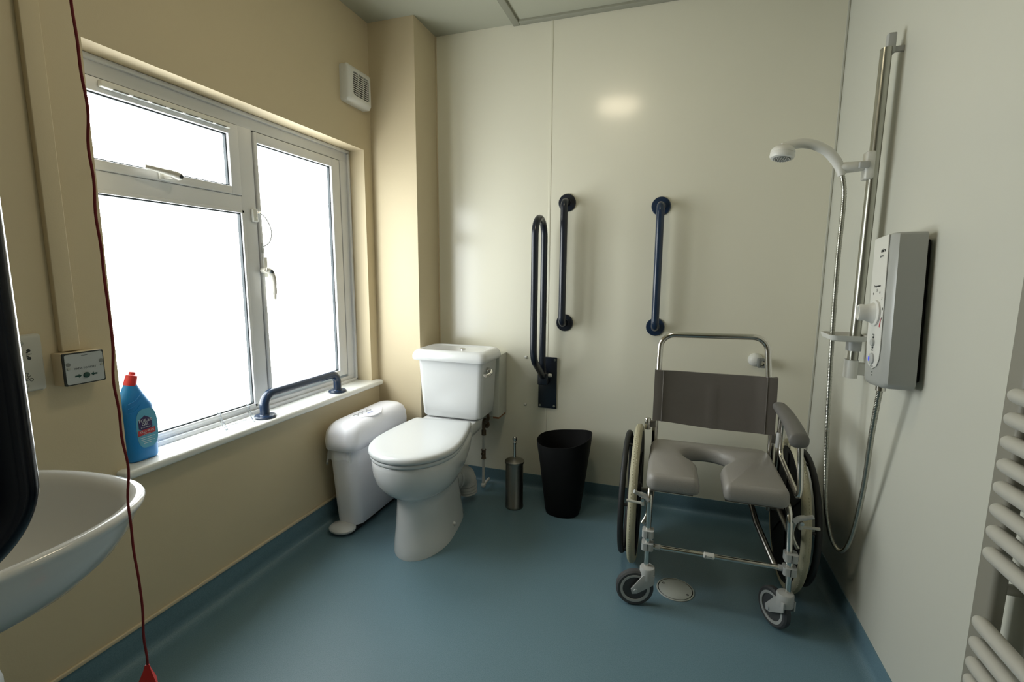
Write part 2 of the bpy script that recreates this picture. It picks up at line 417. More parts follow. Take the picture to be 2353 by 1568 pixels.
ring = [(0, 1.598, 1.80, 2.05, .122, .100), (.012, 1.598, 1.80, 2.05, .122, .100), (.05, 1.606, 1.80, 2.05, .117, .095), (.12, 1.622, 1.80, 2.05, .108, .088), (.20, 1.634, 1.80, 2.05, .101, .082), (.236, 1.636, 1.80, 2.05, .100, .082),
        (.246, 1.628, 1.79, 2.06, .110, .085), (.262, 1.603, 1.78, 2.07, .134, .09), (.285, 1.574, 1.77, 2.08, .156, .10), (.32, 1.550, 1.76, 2.09, .172, .115), (.36, 1.540, 1.75, 2.10, .180, .13), (.40, 1.536, 1.75, 2.11, .183, .135), (.416, 1.538, 1.75, 2.11, .181, .135), (.422, 1.545, 1.75, 2.10, .175, .13)]
b.rings([egg(px+(tx-px)*min(1, z/.3), yf, yc, yb, hw, wb, z) for z, yf, yc, yb, hw, wb in ring])
b.rings([rrect(tx-.03-w, tx-.03+w, 2.03, 2.20, .03, z) for z, w in ((.33, .06), (.36, .10), (.39, .125), (.41, .138), (.452, .142), (.456, .138))])
pan = finish('pan', b, 'ceramic', t, angle=60)
finish('fixing_cap', B().ball((px+.084, 1.86, .045), .011), 'seatpl', pan)
b = B().rings([[p+Vector((0, 0, .0)) for p in egg(tx, 1.508+.02+o, 1.745, 2.052-o, .187-o, .142-o, z, cr=.014, flat=True)] for z, o in ((.420, .012), (.423, .004), (.430, .001), (.437, .003), (.439, .008))])
finish('seat', b, 'seatpl', t, angle=60)
b = B().rings([egg(tx, 1.522+o, 1.745, 2.058-o, .192-o, .149-o, z, cr=.014, flat=True) for z, o in ((.4405, .010), (.443, .003), (.450, 0), (.460, .001), (.466, .006), (.469, .016), (.4705, .05), (.471, .10))])
finish('lid', b, 'seatpl', t, angle=60)
for dx in (-.085, .015): finish('hinge', B().cyl((tx+dx, 2.055, .455), (tx+dx+.03, 2.055, .455), .010), 'seatpl', t)
cx = -1.005
b = B().rings([rrect(cx-w, cx+w, y0, 2.282, .028, z) for z, w, y0 in ((.462, .140, 2.10), (.466, .150, 2.09), (.475, .157, 2.083), (.55, .163, 2.078), (.75, .174, 2.070), (.757, .174, 2.070))])
cis = finish('cistern', b, 'ceramic', t)
b = B().rings([rrect(cx-.199+o, cx+.199-o, 2.042+o, 2.288-o*.6, .035, z) for z, o in ((.752, .012), (.755, .003), (.762, 0), (.775, .001), (.788, .005), (.798, .012), (.804, .022), (.806, .032), (.8045, .042), (.801, .052), (.800, .065))])
cl = finish('cistern_lid', b, 'ceramic', t)
b = B().lathe([(0, 0), (.013, 0), (.013, .004), (.009, .006), (0, .006)], (cx+.03, 2.17, .7995)); finish('lid_badge', b, 'chrome', cl)
b = B().cyl((cx+.168, 2.13, .712), (cx+.19, 2.13, .712), .013, .011, bev=.002)
b.tube(smoothpath([(cx+.188, 2.13, .712), (cx+.196, 2.118, .706), (cx+.198, 2.095, .700), (cx+.190, 2.062, .697)], 6), .0075, 12, sy=1.5)
finish('flush_lever', b, 'chrome', t)
b = B()
pth = smoothpath([(tx-.0, 2.03, .17), (tx+.012, 2.10, .165), (tx+.022, 2.15, .14), (tx+.026, 2.165, .09), (tx+.026, 2.17, .05)], 8)
b.tube(pth, [.052+.004*math.sin(i*2.1) for i in range(len(pth))], 24); b.torus((tx+.005, 2.07, .168), (.3, 1, -.1), .056, .008)
finish('pan_connector', b, 'greypl', t)
b = B().box(-1.19, -.826, 2.290, 2.408, .428, .757, .002); t2 = thing('cistern_backing_box', 'painted white boxing fixed to the panel behind the cistern', 'boxing', (-1.0, 2.35, .43))
finish('front_board', b, 'panelr', t2)
finish('batten', B().box(-1.10, -.8275, 2.30, 2.33, .424, .4275), 'brown', t2)
finish('batten', B().box(-.86, -.8285, 2.292, 2.40, .418, .4275), 'brown', t2)
# water supply
t = thing('water_supply_pipe', 'white feed pipe with brown valve dropping from cistern to floor', 'pipe', (-.915, 2.36, 0))
b = B().tube(smoothpath([(-.872, 2.24, .462), (-.872, 2.25, .43), (-.89, 2.28, .405), (-.915, 2.31, .40), (-.925, 2.325, .375), (-.91, 2.33, .355), (-.895, 2.31, .375), (-.90, 2.30, .40), (-.915, 2.30, .395), (-.916, 2.30, .34)], 6), .009, 10)
finish('flexible_hose', b, 'brass', t)
b = B().cyl((-.916, 2.30, .345), (-.916, 2.30, .318), .013, .013, 8); finish('nut', b, 'brass', t)
b = B().cyl((-.916, 2.30, .32), (-.919, 2.30, .03), .0075); b.ball((-.919, 2.30, .035), .014); b.cyl((-.919, 2.30, .035), (-.919, 2.385, .035), .0075)
finish('riser', b, 'wpipe', t)
b = B().cyl((-.917, 2.30, .235), (-.917, 2.30, .185), .012, .012, 8); b.cyl((-.917, 2.30, .22), (-.917, 2.276, .22), .006); b.torus((-.917, 2.30, .235), (0, 0, 1), .011, .003, 20, 6); b.torus((-.917, 2.30, .187), (0, 0, 1), .011, .003, 20, 6)
finish('isolating_valve', b, 'brass', t)

# ------------------------------------------------------------------ sanitary bin
t = thing('sanitary_bin', 'tall narrow white sanitary disposal bin with foot pedal beside toilet', 'bin', (-1.362, 1.9, 0))
bx = -1.362
b = B().rings([rrect(bx-w, bx+w, y0, y1, .045, z) for z, w, y0, y1 in ((.022, .055, 1.735, 2.12), (.03, .062, 1.72, 2.13), (.12, .066, 1.713, 2.135), (.43, .077, 1.695, 2.145), (.436, .076, 1.696, 2.144))])
finish('body', b, 'lavender', t)
b = B().rings([rrect(bx-w, bx+w, y0, y1, min(w-.002, r), z, 8) for z, w, y0, y1, r in ((.392, .081, 1.685, 2.150, .05), (.396, .086, 1.678, 2.155, .05), (.43, .087, 1.675, 2.156, .05), (.47, .084, 1.680, 2.153, .052), (.492, .076, 1.694, 2.145, .05), (.507, .062, 1.715, 2.13, .048), (.514, .045, 1.74, 2.11, .04), (.517, .02, 1.77, 2.08, .018))])
ld = finish('lid', b, 'lavender', t, angle=60)
pts = [(bx+x, y, .5125-abs(x+.0)*.10) for x, y in ((-.03, 1.80), (.0, 1.775), (.035, 1.80), (.068, 1.865), (.068, 1.925), (.035, 1.985), (0, 2.0), (-.03, 1.97))]
fp = finish('flap', B().prism(pts, (0, 0, .008), .003), 'lavender', ld)
for k in range(4):
    finish('pictogram', B().torus((bx+.004, 1.815+k*.032, .5205), (0, 0, 1), .0115, .0009, 20, 6), 'inkgrey', ld)
text('logo', 'citron', .017, (bx+.030, 1.885, .5185), (0, 1, 0), (-1, 0, -.1), 'inkblue', ld)
b = B().lathe([(0, .0), (.052, 0), (.060, .008), (.060, .014), (.05, .024), (.02, .030), (0, .031)], (bx-.008, 1.700, .012), sx=1.05, sy=.85)
finish('foot_pedal', b, 'seatpl', t)
finish('base_skid', B().box(bx-.045, bx+.045, 1.70, 2.10, .001, .024, .004), 'rubber', t)
# liner bag
b = B(); n = 48; rr = []
for j in range(10):
    v = j/9; z = .425-.075*v; row = []
    for i in range(n):
        u = i/(n-1); ang = math.radians(-178+118*u)
        w = .0015+v*(.006+.007*(1-u)+.0035*math.sin(i*.75+1.2*v)+.002*math.sin(i*1.9))
        x = bx+(.0775+w)*math.copysign(abs(math.cos(ang))**.5, math.cos(ang)); y = 1.745+(.052+w)*math.sin(ang)
        row.append(Vector((x, y, z-v*(.042*math.exp(-((u-.25)/.16)**2)+.006*math.sin(i*.45)))))
    rr.append(row)
b.rings(rr, closed=False, cap0=False, cap1=False)
finish('liner_bag', b, 'bag', t, angle=80)

# ------------------------------------------------------------------ toilet brush, waste bin
t = thing('toilet_brush', 'brushed steel toilet brush canister standing on floor beside black bin', 'toilet brush', (-.706, 2.19, 0))
c = (-.706, 2.19, 0)
finish('canister', B().lathe([(0, 0), (.044, 0), (.046, .004), (.046, .012), (.0445, .014), (.0445, .232), (.044, .235), (0, .235)], c), 'steel', t)
lid = finish('canister_lid', B().lathe([(0, .2355), (.049, .2355), (.050, .239), (.049, .245), (.04, .250), (.012, .254), (0, .254)], c), 'steel', t)
finish('handle', B().lathe([(0, .25), (.007, .25), (.007, .335), (.0095, .337), (.0095, .341), (.006, .344), (.010, .349), (.0125, .357), (.010, .366), (.004, .370), (0, .3705)], c), 'chrome', t)
bc = Vector((-.462, 2.225, 0)); b = B(); n = 64
def binring(rx, ry, z, wave=0, dz=0):
    out = []
    for k in range(n):
        a = 2*PI*k/n; x = math.cos(a); y = math.sin(a)
        e = .84; px_ = abs(x)**e*(1 if x > 0 else -1)*rx; py_ = abs(y)**e*(1 if y > 0 else -1)*ry
        zz = z+wave*(.62*math.cos(a)+.42*math.sin(a)+.22*math.cos(2*a))+dz
        out.append(bc+Vector((px_, py_, zz)))
    return out
R_ = [(.074, .068, .001, 0), (.083, .076, .004, 0), (.087, .079, .02, 0), (.100, .088, .12, 0), (.116, .098, .25, .2), (.129, .106, .34, .7), (.134, .109, .383, 1)]
rs = [binring(rx, ry, z, .030*w) for rx, ry, z, w in R_]
rs += [binring(.131, .106, .383, .030), binring(.113, .095, .24, .004), binring(.085, .077, .02), binring(.03, .03, .012)]
o = finish('waste_bin', b.rings(rs), 'black', base=bc, angle=60)
tag(o, 'black plastic waste bin with a wavy rim standing against back wall', 'bin')

# ------------------------------------------------------------------ grab rails
def grab_rail(x, z0, z1, mname, label):
    t = thing('grab_rail', label, 'grab rail', (x, YB, z0), 'vertical grab rails on the back wall')
    y = YB-.072
    b = B().tube(fillet([(x, YB-.006, z0), (x, y, z0), (x, y, z1), (x, YB-.006, z1)], .038, 8), .0178, 20); finish('tube', b, mname, t)
    for z in (z0, z1):
        fl = finish('flange', B().lathe([(0, 0), (.0435, 0), (.0435, .006), (.040, .010), (.022, .011), (.020, .013), (0, .013)], (x, YB, z), (0, -1, 0)), mname, t)
    return t
grab_rail(-.513, .928, 1.524, 'navydark', 'dark navy vertical grab rail directly right of the folded-up support rail')
grab_rail(-.067, .925, 1.492, 'navy', 'navy vertical grab rail above the commode chair back, nearest the shower')
# rail along the window board
t = thing('grab_rail', 'navy grab rail fixed flat along the window board', 'grab rail', (-1.49, 1.64, .61))
zr = .700
b = B().tube(fillet([(-1.493, 1.428, .611), (-1.493, 1.428, zr), (-1.493, 1.862, zr), (-1.493, 1.862, .611)], .05, 8), .0178, 20); finish('tube', b, 'navy', t)
for y in (1.428, 1.862): finish('flange', B().lathe([(0, 0), (.041, 0), (.041, .006), (.037, .010), (.021, .011), (.019, .014), (0, .014)], (-1.493, y, .6098)), 'navy', t)

def fold_rail(label, ox, plate_y, sgn, zb, top, depth0, depth1, tube_r, mname, reach):
    """hinged support rail folded upright; sgn -1 stands off towards -y"""
    t = thing('folding_support_rail', label, 'support rail', (ox, plate_y, zb))
    Y = lambda d: plate_y+sgn*d
    yA, yB = min(Y(0), Y(.010)), max(Y(0), Y(.010))
    pl = finish('wall_plate', B().box(ox-.049, ox+.049, yA, yB, zb, zb+.275, .003), mname, t)
    for dx in (-.038, .038):
        for dz in (.014, .261):
            finish('screw', B().lathe([(0, 0), (.0065, 0), (.005, .003), (0, .004)], (ox+dx, Y(.010), zb+dz), (0, sgn, 0), 16), 'alu', pl)
    y2, y3 = sorted((Y(.010), Y(.065)))
    hg = finish('hinge_block', B().box(ox-.040, ox+.012, y2, y3, zb+.135, zb+.20, .006), mname, t)
    finish('hinge_knob', B().cyl((ox+.012, Y(.04), zb+.185), (ox+.030, Y(.04), zb+.185), .010, .009, bev=.002), 'whitepl', hg)
    p = fillet([(ox-.012, Y(.045), zb+.19), (ox-.012, Y(depth0), zb+.25), (ox-.012, Y(depth0), top), (ox-.012, Y(depth0+depth1)/1, top), (ox-.012, Y(depth0+depth1), zb+.30), (ox-.012, Y(.055), zb+.18)],
               [0, .05, depth1/2, depth1/2, .09, 0], 10)
    finish('rail_loop', B().tube(p, tube_r, 20), mname, t)
    return t
fold_rail('dark navy hinged support rail folded upright on the back wall above the black bin', -.596, YB-.001, -1, .470, 1.435, .075, .17, .0165, 'navydark', .3)

# wall bumper screws and clip
for z in (.736, .478):
    o = finish('screw_cap', B().lathe([(0, 0), (.008, 0), (.0075, .004), (.004, .0065), (0, .007)], (-.717, YB, z), (0, -1, 0), 20), 'whitepl', base=(-.717, YB, z))
    tag(o, 'small white screw cap on the back panel, '+('upper of the two above the toilet brush' if z > .6 else 'lower of the two above the toilet brush'), 'screw cap', 'screw caps by the folded rail')
t = thing('wall_clip', 'white wall clip with grey jaws beside the commode chair handle', 'clip', (.386, YB, .789))
finish('clip_base', B().lathe([(0, 0), (.031, 0), (.031, .006), (.027, .018), (.015, .026), (0, .028)], (.380, YB, .792), (0, -1, 0)), 'whitepl', t)
pts = []
for k in range(22):
    a = math.radians(50+260*k/21-90+90); pts.append((.400+.020*math.cos(a+PI), YB-.036, .784+.022*math.sin(a)))
b = B().box(.384, .396, YB-.055, YB-.018, .764, .804, .003); b.box(.396, .414, YB-.055, YB-.018, .796, .804, .002); b.box(.396, .414, YB-.055, YB-.018, .764, .772, .002); b.box(.410, .415, YB-.055, YB-.018, .788, .803, .002); b.box(.410, .415, YB-.055, YB-.018, .765, .780, .002)
finish('clip_jaw', b, 'inkgrey', t)

# ------------------------------------------------------------------ extractor fan
t = thing('extractor_fan', 'square off-white extractor fan high on window wall near the corner', 'fan', (XL, 2.05, 2.03))
y0, y1, z0, z1 = 1.955, 2.135, 1.955, 2.115
def yzr(y0, y1, z0, z1, r, x): return [Vector((x, p.x, p.y)) for p in rrect(y0, y1, z0, z1, r, 0)]
b = B().rings([yzr(y0+o, y1-o, z0+o, z1-o, .012, x) for x, o in ((XL, 0), (XL+.034, 0), (XL+.046, .008), (XL+.052, .020), (XL+.052, .029), (XL+.04, .031))])
fan = finish('fan_housing', b, 'whitepl', t)
finish('fan_recess', B().box(XL+.032, XL+.041, y0+.031, y1-.031, z0+.031, z1-.031), 'dark', t, smooth=False)
b = B()
for k in range(10):
    z = z0+.036+k*.0093; b.box(XL+.044, XL+.0505, y0+.031, y1-.031, z, z+.0028)
for yy in (y0+.067, y0+.107): b.box(XL+.041, XL+.051, yy, yy+.0035, z0+.031, z1-.031)
finish('grille', b, 'whitepl', t, smooth=False)

# ------------------------------------------------------------------ left wall: conduit, reset box, shaver socket
o = finish('cable_trunking', B().box(XL, XL+.018, .782, .822, .972, H, .002), 'cream', base=(XL, .80, .972))
tag(o, 'cream painted cable trunking rising up wall from alarm reset box', 'trunking')
t = thing('alarm_reset_box', 'wall box reading PRESS TO RESET with green button and arrows', 'alarm switch', (XL, .80, .93))
finish('back_box', B().box(XL, XL+.038, .766, .858, .886, .970, .002), 'trimcream', t)
xp = XL+.038; ya, yb_, za, zb_ = .7665, .8575, .8865, .9695
finish('bezel', B().rings([yzr(ya, yb_, za, zb_, .003, xp), yzr(ya, yb_, za, zb_, .003, xp+.005)]), 'ink', t)
fp = finish('face_plate', B().rings([yzr(ya+.003, yb_-.003, za+.003, zb_-.003, .005, xp+.005), yzr(ya+.003, yb_-.003, za+.003, zb_-.003, .005, xp+.0065)]), 'platepl', t)
xq = xp+.0066; X_ = (0, 1, 0); Z_ = (0, 0, 1)
text('lettering', 'PRESS TO RESET', .0068, (xq, .813, .928), X_, Z_, 'ink', fp)
finish('maker_mark', B().box(xq, xq+.0003, .806, .820, .9605, .9615), 'ink', fp)
finish('reset_button', B().cyl((xq, .813, .909), (xq+.003, .813, .909), .0072, bev=.0008), 'green', fp)
for s_ in (-1, 1):
    yy = .813+s_*.019
    q = [(xq, yy-s_*.0085, .909), (xq, yy-s_*.002, .914), (xq, yy-s_*.002, .911), (xq, yy+s_*.006, .911), (xq, yy+s_*.006, .907), (xq, yy-s_*.002, .907), (xq, yy-s_*.002, .904)]
    finish('arrow', B().prism(q, (.0004, 0, 0)), 'green', fp, smooth=False)
    ys = .813+s_*.037
    finish('indicator', B().cyl((xq, ys, .941), (xq+.0005, ys, .941), .005), 'inkgrey', fp)
    finish('screw', B().cyl((xq, ys, .931), (xq+.001, ys, .931), .0036), 'alu', fp)
t = thing('shaver_socket', 'white shaver socket plate left of the alarm reset box', 'socket', (XL, .67, .95))
pl = finish('socket_plate', B().rings([yzr(.602, .746, .884, 1.024, .008, XL), yzr(.602, .746, .884, 1.024, .008, XL+.008), yzr(.605, .743, .887, 1.021, .008, XL+.011)]), 'socket', t)
xs = XL+.0112
for y_, z_ in ((.706, 1.004), (.706, .900), (.63, 1.004), (.63, .900)):
    finish('screw', B().lathe([(0, 0), (.005, 0), (.004, .0015), (0, .002)], (xs, y_, z_), (1, 0, 0), 18), 'alu', pl)
for y_ in (.718, .668):
    for z_, s_ in ((.985, -1), (.966, 1)):
        finish('pin_slot', B().cyl((xs, y_, z_), (xs+.0004, y_, z_), .0038).box(xs, xs+.0004, y_-.005, y_-.001, z_+s_*.0045-.0012, z_+s_*.0045+.0012), 'ink', pl)
text('lettering', '230V', .0055, (xs, .718, .9755), X_, Z_, 'inkgrey', pl)
text('lettering', '115V', .0055, (xs, .668, .9755), X_, Z_, 'inkgrey', pl)
b = B()
b.tube(smoothpath([(xs, .697, .930), (xs, .701, .931), (xs, .700, .922), (xs, .703, .917), (xs, .709, .917), (xs, .713, .921), (xs, .716, .924)], 5), .0006, 6)
b.tube(smoothpath([(xs, .706, .931), (xs, .712, .930), (xs, .710, .924), (xs, .714, .921)], 5), .0006, 6)
b.torus((xs, .717, .9135), (1, 0, 0), .0035, .0006, 16, 6, 1); b.tube([(xs, .698, .912), (xs, .713, .9135)], .0008, 6)
finish('shaver_symbol', b, 'ink', pl)

# ------------------------------------------------------------------ wash basin and trap
t = thing('wash_basin', 'white ceramic wash basin fixed to window wall at left edge', 'basin', (XL, .42, .76))
def basin(a, bb, z, cx=-1.155, cy=.405, lim=XL+.002, n=56):
    out = []
    for k in range(n):
        th = 2*PI*k/n; c_ = math.cos(th); q = min(1, a/.275); x = cx+(.075+(.20 if c_ > 0 else .36)*0)*q+(.20 if c_ > 0 else .345)*q*abs(c_)**.86*(1 if c_ > 0 else -1); y = cy+bb*1.075*abs(math.sin(th))**.86*(1 if math.sin(th) > 0 else -1)
        out.append(Vector((max(x, lim), y, z-.012)))
    return out
b = B()
outer = [(.07, .07, .545, -1.2), (.10, .095, .555, -1.2), (.15, .13, .585, -1.19), (.20, .165, .625, -1.175), (.238, .195, .67, -1.165), (.258, .213, .71, -1.158), (.266, .220, .735, -1.155), (.270, .226, .744, -1.155), (.274, .231, .750, -1.155), (.275, .232, .757, -1.155), (.272, .229, .761, -1.155), (.264, .221, .763, -1.155),
         (.254, .211, .761, -1.152), (.246, .203, .752, -1.15), (.24, .197, .742, -1.15), (.222, .182, .70, -1.15), (.19, .155, .66, -1.152), (.14, .12, .635, -1.16), (.06, .06, .625, -1.17), (.02, .02, .622, -1.17)]
b.rings([basin(a, bb, z, cx_) for a, bb, z, cx_ in outer])
finish('bowl', b, 'ceramic', t, angle=60)
b = B().lathe([(.0, 0), (.022, 0), (.022, .003), (.012, .004), (0, .002)], (-1.17, .405, .6225)); finish('drain_ring', b, 'chrome', t)
b = B().box(XL+.0005, XL+.05, .20, .60, .60, .762, .012); finish('back_ledge', b, 'ceramic', t)
bpy.data.objects['back_ledge'].location.z -= .012
t = thing('bottle_trap', 'white plastic bottle trap under the wash basin', 'trap', (-1.19, .41, .30))
c = (-1.19, .415, 0)
finish('waste_thread', B().lathe([(0, .531), (.026, .531), (.026, .51), (0, .51)], c), 'chrome', t)
b = B().lathe([(0, .526), (.038, .526), (.038, .50), (.034, .498), (0, .498)], c, seg=8); finish('nut', b, 'seatpl', t)
b = B().lathe([(0, .500), (.030, .500), (.040, .494), (.046, .482), (.047, .44), (.047, .425), (0, .425)], c); b.cyl((c[0], c[1], .455), (XL+.001, c[1], .455), .018); finish('trap_body', b, 'seatpl', t)
b = B().lathe([(.0, .426), (.056, .426), (.058, .42), (.058, .395), (.05, .36), (.035, .345), (0, .342)], c, seg=12); finish('trap_cup', b, 'seatpl', t)
# near support rail at left edge (folded upright), only its outer tube shows
def near_rail():
    ox, r = -.505, .0185
    t = thing('folding_support_rail', 'near-black navy support rail folded upright at left edge, in front of basin', 'support rail', (ox, -.02, .72))
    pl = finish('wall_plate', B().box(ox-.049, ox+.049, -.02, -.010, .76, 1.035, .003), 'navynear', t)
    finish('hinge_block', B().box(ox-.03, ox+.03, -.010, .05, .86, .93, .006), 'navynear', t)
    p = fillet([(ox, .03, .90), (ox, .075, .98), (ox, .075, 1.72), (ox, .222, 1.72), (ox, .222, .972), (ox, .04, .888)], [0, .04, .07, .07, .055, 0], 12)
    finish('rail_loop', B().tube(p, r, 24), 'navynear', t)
near_rail()
# alarm pull cord
t = thing('alarm_pull_cord', 'red emergency pull cord hanging in front of the wash basin', 'cord', (-.855, .524, H))
P = []; z = H
while z > .495:
    P.append((-.855+.0016*math.sin(z*31)+.0012*math.sin(z*67+1), .524+.0018*math.sin(z*23+.6)+.001*math.sin(z*54), z)); z -= .012
P.append((-.855, .524, .475))
finish('cord', B().tube(P, .0020, 8), 'cord', t)
finish('pull_toggle', B().lathe([(0, 0), (.004, -.0), (.008, -.012), (.022, -.042), (.024, -.05), (0, -.052)], (-.855, .524, .482), seg=3), 'red', t)
finish('ceiling_switch', B().lathe([(0, 0), (.045, 0), (.045, -.02), (.03, -.03), (0, -.03)], (-.855, .524, H)), 'whitepl', t)

# ------------------------------------------------------------------ bottle on the window board
t = thing('toilet_cleaner_bottle', 'blue TOILET GEL bottle with red cap on the window board', 'bottle', (-1.512, .972, .61))
def brg(z, y0, y1, dx, x=-1.512): return rrect(x-dx, x+dx, y0, y1, min(dx*.93, (y1-y0)*.48), z, 5)
Rb = [(.6105, .936, 1.012, .022), (.614, .931, 1.017, .026), (.62, .929, 1.019, .028), (.70, .926, 1.018, .028), (.772, .924, 1.015, .027), (.782, .924, 1.012, .0265), (.788, .925, 1.007, .026), (.812, .934, .994, .022), (.834, .943, .983, .017), (.842, .9465, .980, .015), (.852, .951, .979, .0125)]
R2 = []
for z, y0, y1, dx in Rb: R2.append(brg(z, y0, y1, dx))
bt = finish('bottle_body', B().rings(R2), 'blue', t, angle=60)
ax = Vector((0, .30, 1)).normalized(); c0 = Vector((-1.512, .962, .840))
finish('cap', B().lathe([(0, 0), (.0165, 0), (.0165, .006), (.0150, .030), (.009, .033), (.008, .040), (.005, .042), (0, .042)], c0, ax, 12), 'red', t)
# label shapes follow the flat front of the bottle, facing the room
def bx_(y, z): return (-1.4838+0*y, y, z)
lab = [bx_(y, z) for y, z in [(.981+.031*math.copysign(abs(math.cos(a_))**.6, math.cos(a_)), .708+.060*math.copysign(abs(math.sin(a_))**.75, math.sin(a_))) for a_ in [2*PI*k_/36 for k_ in range(36)]]]
lb = finish('label', B().prism([(p[0]-.0012, p[1], p[2]) for p in lab], (.0014, 0, 0)), 'lblue', bt, smooth=False)
hexa = [(-1.4836, .976+.0225*math.cos(math.radians(60*k+30)), .722+.0255*math.sin(math.radians(60*k+30))) for k in range(6)]
hx_ = finish('label_hexagon', B().prism(hexa, (.0006, 0, 0)), 'purple', bt, smooth=False)
rd = [(-1.4832, .953, .688), (-1.4832, 1.003, .690), (-1.4832, 1.003, .706), (-1.4832, .953, .704)]
rd_ = finish('label_banner', B().prism(rd, (.0006, 0, 0)), 'lred', bt, smooth=False)
xt = -1.4826
text('lettering', 'TOILET', .0125, (xt, .976, .732), X_, Z_, 'inkw', bt)
text('lettering', 'GEL', .0125, (xt, .976, .7215), X_, Z_, 'inkw', bt)
text('lettering', "by Sainsbury's", .0050, (xt, .976, .712), X_, Z_, 'inkw', bt)
text('lettering', 'KILLS 99.9%', .0084, (xt+.0004, .978, .6985), X_, Z_, 'inkw', bt)
text('lettering', 'of bacteria', .0042, (xt+.0004, .978, .6915), X_, Z_, 'inkw', bt)
b = B()
for k, (a_, b_) in enumerate(((.958, 1.0), (.960, .996), (.960, 1.0), (.966, .99))): b.box(-1.4838, -1.4832, a_, b_, .680-k*.006, .6812-k*.006)
finish('fine_print', b, 'inkw', bt, smooth=False)
b = B()
for k in range(3): b.tube(smoothpath([(-1.4855, .934, .762+k*.014), (-1.4842, .955, .770+k*.014), (-1.4872, .974, .788+k*.0125)], 5), .0012, 6)
finish('grip_ridge', b, 'blue', bt)

# clear acrylic holder on the window board
t = thing('clear_holder', 'clear acrylic holder frame standing on the window board left of navy rail', 'holder', (-1.50, 1.31, .61))
for y_ in (1.252, 1.374):
    finish('upright', B().tube(smoothpath([(-1.49, y_, .612), (-1.495, y_, .62), (-1.512, y_, .645), (-1.52, y_, .668), (-1.522, y_, .680)], 5), .0085, 12, sy=.3), 'clear', t)
b = B().tube([(-1.49, 1.252, .6135), (-1.49, 1.374, .6135)], .0032, 10); b.tube([(-1.528, 1.256, .6135), (-1.528, 1.37, .6135)], .0032, 10)
b.tube([(-1.49, 1.252, .6135), (-1.528, 1.256, .6135)], .0032, 10); b.tube([(-1.49, 1.374, .6135), (-1.528, 1.37, .6135)], .0032, 10)
finish('base_bar', b, 'clear', t)

# ------------------------------------------------------------------ floor drain
t = thing('floor_drain', 'round pale metal drain cover in the blue floor beside left front castor', 'drain', (.070, 1.770, 0))
c = (.070, 1.770, 0)
finish('drain_rim', B().lathe([(.0632, .0004), (.068, .0004), (.068, .002), (.0658, .0035), (.0636, .0035)], c, seg=56), 'drain', t)
finish('drain_gap', B().lathe([(0, .0006), (.063, .0006), (.063, .0012), (0, .0012)], c, seg=56), 'dark', t)
cv = finish('drain_cover', B().lathe([(0, .001), (.0598, .001), (.0598, .0030), (.059, .0034), (0, .0038)], c, seg=56), 'drain', t)
for dx, dy in ((-.043, .022), (.043, -.022)):
    finish('screw', B().lathe([(.0025, .0036), (.0048, .0036), (.0042, .0044), (.0025, .0042)], (c[0]+dx, c[1]+dy, 0), seg=18), 'ink', cv)

# ------------------------------------------------------------------ towel radiator
t = thing('towel_radiator', 'off-white tubular towel radiator on right wall at the edge of view', 'radiator', (.58, .78, .35))
for yc_ in (1.036, .52):
    finish('post', B().rings([rrect(.567, .592, yc_-.026, yc_+.026, .010, z) for z in (.30, 1.62)]), 'radpost', t)
zb = [.45, .4855, .526, .567]+[.700+.0405*k for k in range(8)]+[1.27+.0405*k for k in range(6)]
bar0 = None
for z in zb:
    if bar0 is None:
        P = [(.553, 1.014, z), (.553, 1.010, z), (.553, 1.002, z), (.553, .991, z), (.553, .55, z), (.553, .53, z), (.553, .52, z)]
        bar0 = finish('bar', B().tube(P, [.003, .008, .0122, .0135, .0135, .0122, .004], 20), 'rad', t); z00 = z
        bar0.data.name = 'bar'
    else: copyobj(bar0, t, (0, 0, z-z00))
for yc_ in (1.036, .52):
    for z in (.62, 1.07): finish('wall_bracket', B().cyl((.59, yc_, z), (XR-.0008, yc_, z), .010), 'rad', t)

# ------------------------------------------------------------------ shower
t = thing('shower_rail', 'satin metal riser rail with white end brackets on right wall', 'shower rail', (.58, 1.835, .85))
b = B().rings([rrect(.562, .590, 1.811, 1.843, .012, z) for z in (.885, 1.856)]); b.rings([rrect(.584, .596, 1.846, 1.866, .004, z) for z in (.90, 1.845)])
finish('riser', b, 'alu', t)
b = B().box(.584, .590, 1.842, 1.852, .90, 1.87); finish('riser_slot_shade', b, 'dark', t, smooth=False)  # dark strip paints the shadow between riser and backing strip
finish('end_bracket', B().box(.576, .598, 1.820, 1.840, 1.84, 1.898, .003).box(.596, XR, 1.826, 1.836, 1.845, 1.86), 'greypl', t)
b = B().rings([rrect(.556, .592, 1.806, 1.852, .016, z) for z in (.845, .848, .90, .904)]); b.box(.585, XR, 1.815, 1.845, .855, .895, .003); finish('end_bracket', b, 'whitepl', t)
t = thing('shower_head_holder', 'white sliding bracket clamped to the riser rail holding shower head', 'bracket', (.575, 1.83, 1.51))
finish('slider', B().box(.550, .575, 1.808, 1.852, 1.475, 1.56, .006), 'whitepl', t)
b = B().rings([[Vector((x, 1.828+w*math.cos(2*PI*k/20), 1.516+dz+h*math.sin(2*PI*k/20))) for k in range(20)] for x, w, h, dz in ((.478, .012, .010, -.001), (.484, .019, .015, 0), (.50, .022, .017, 0), (.53, .021, .016, .001), (.562, .018, .014, .003))])
arm = finish('arm', b, 'whitepl', t)
finish('lever', B().box(.530, .560, 1.801, 1.812, 1.508, 1.528, .004), 'greypl', arm)
t = thing('hand_shower', 'white hand shower with curved handle held high on rail', 'shower head', (.48, 1.83, 1.52))
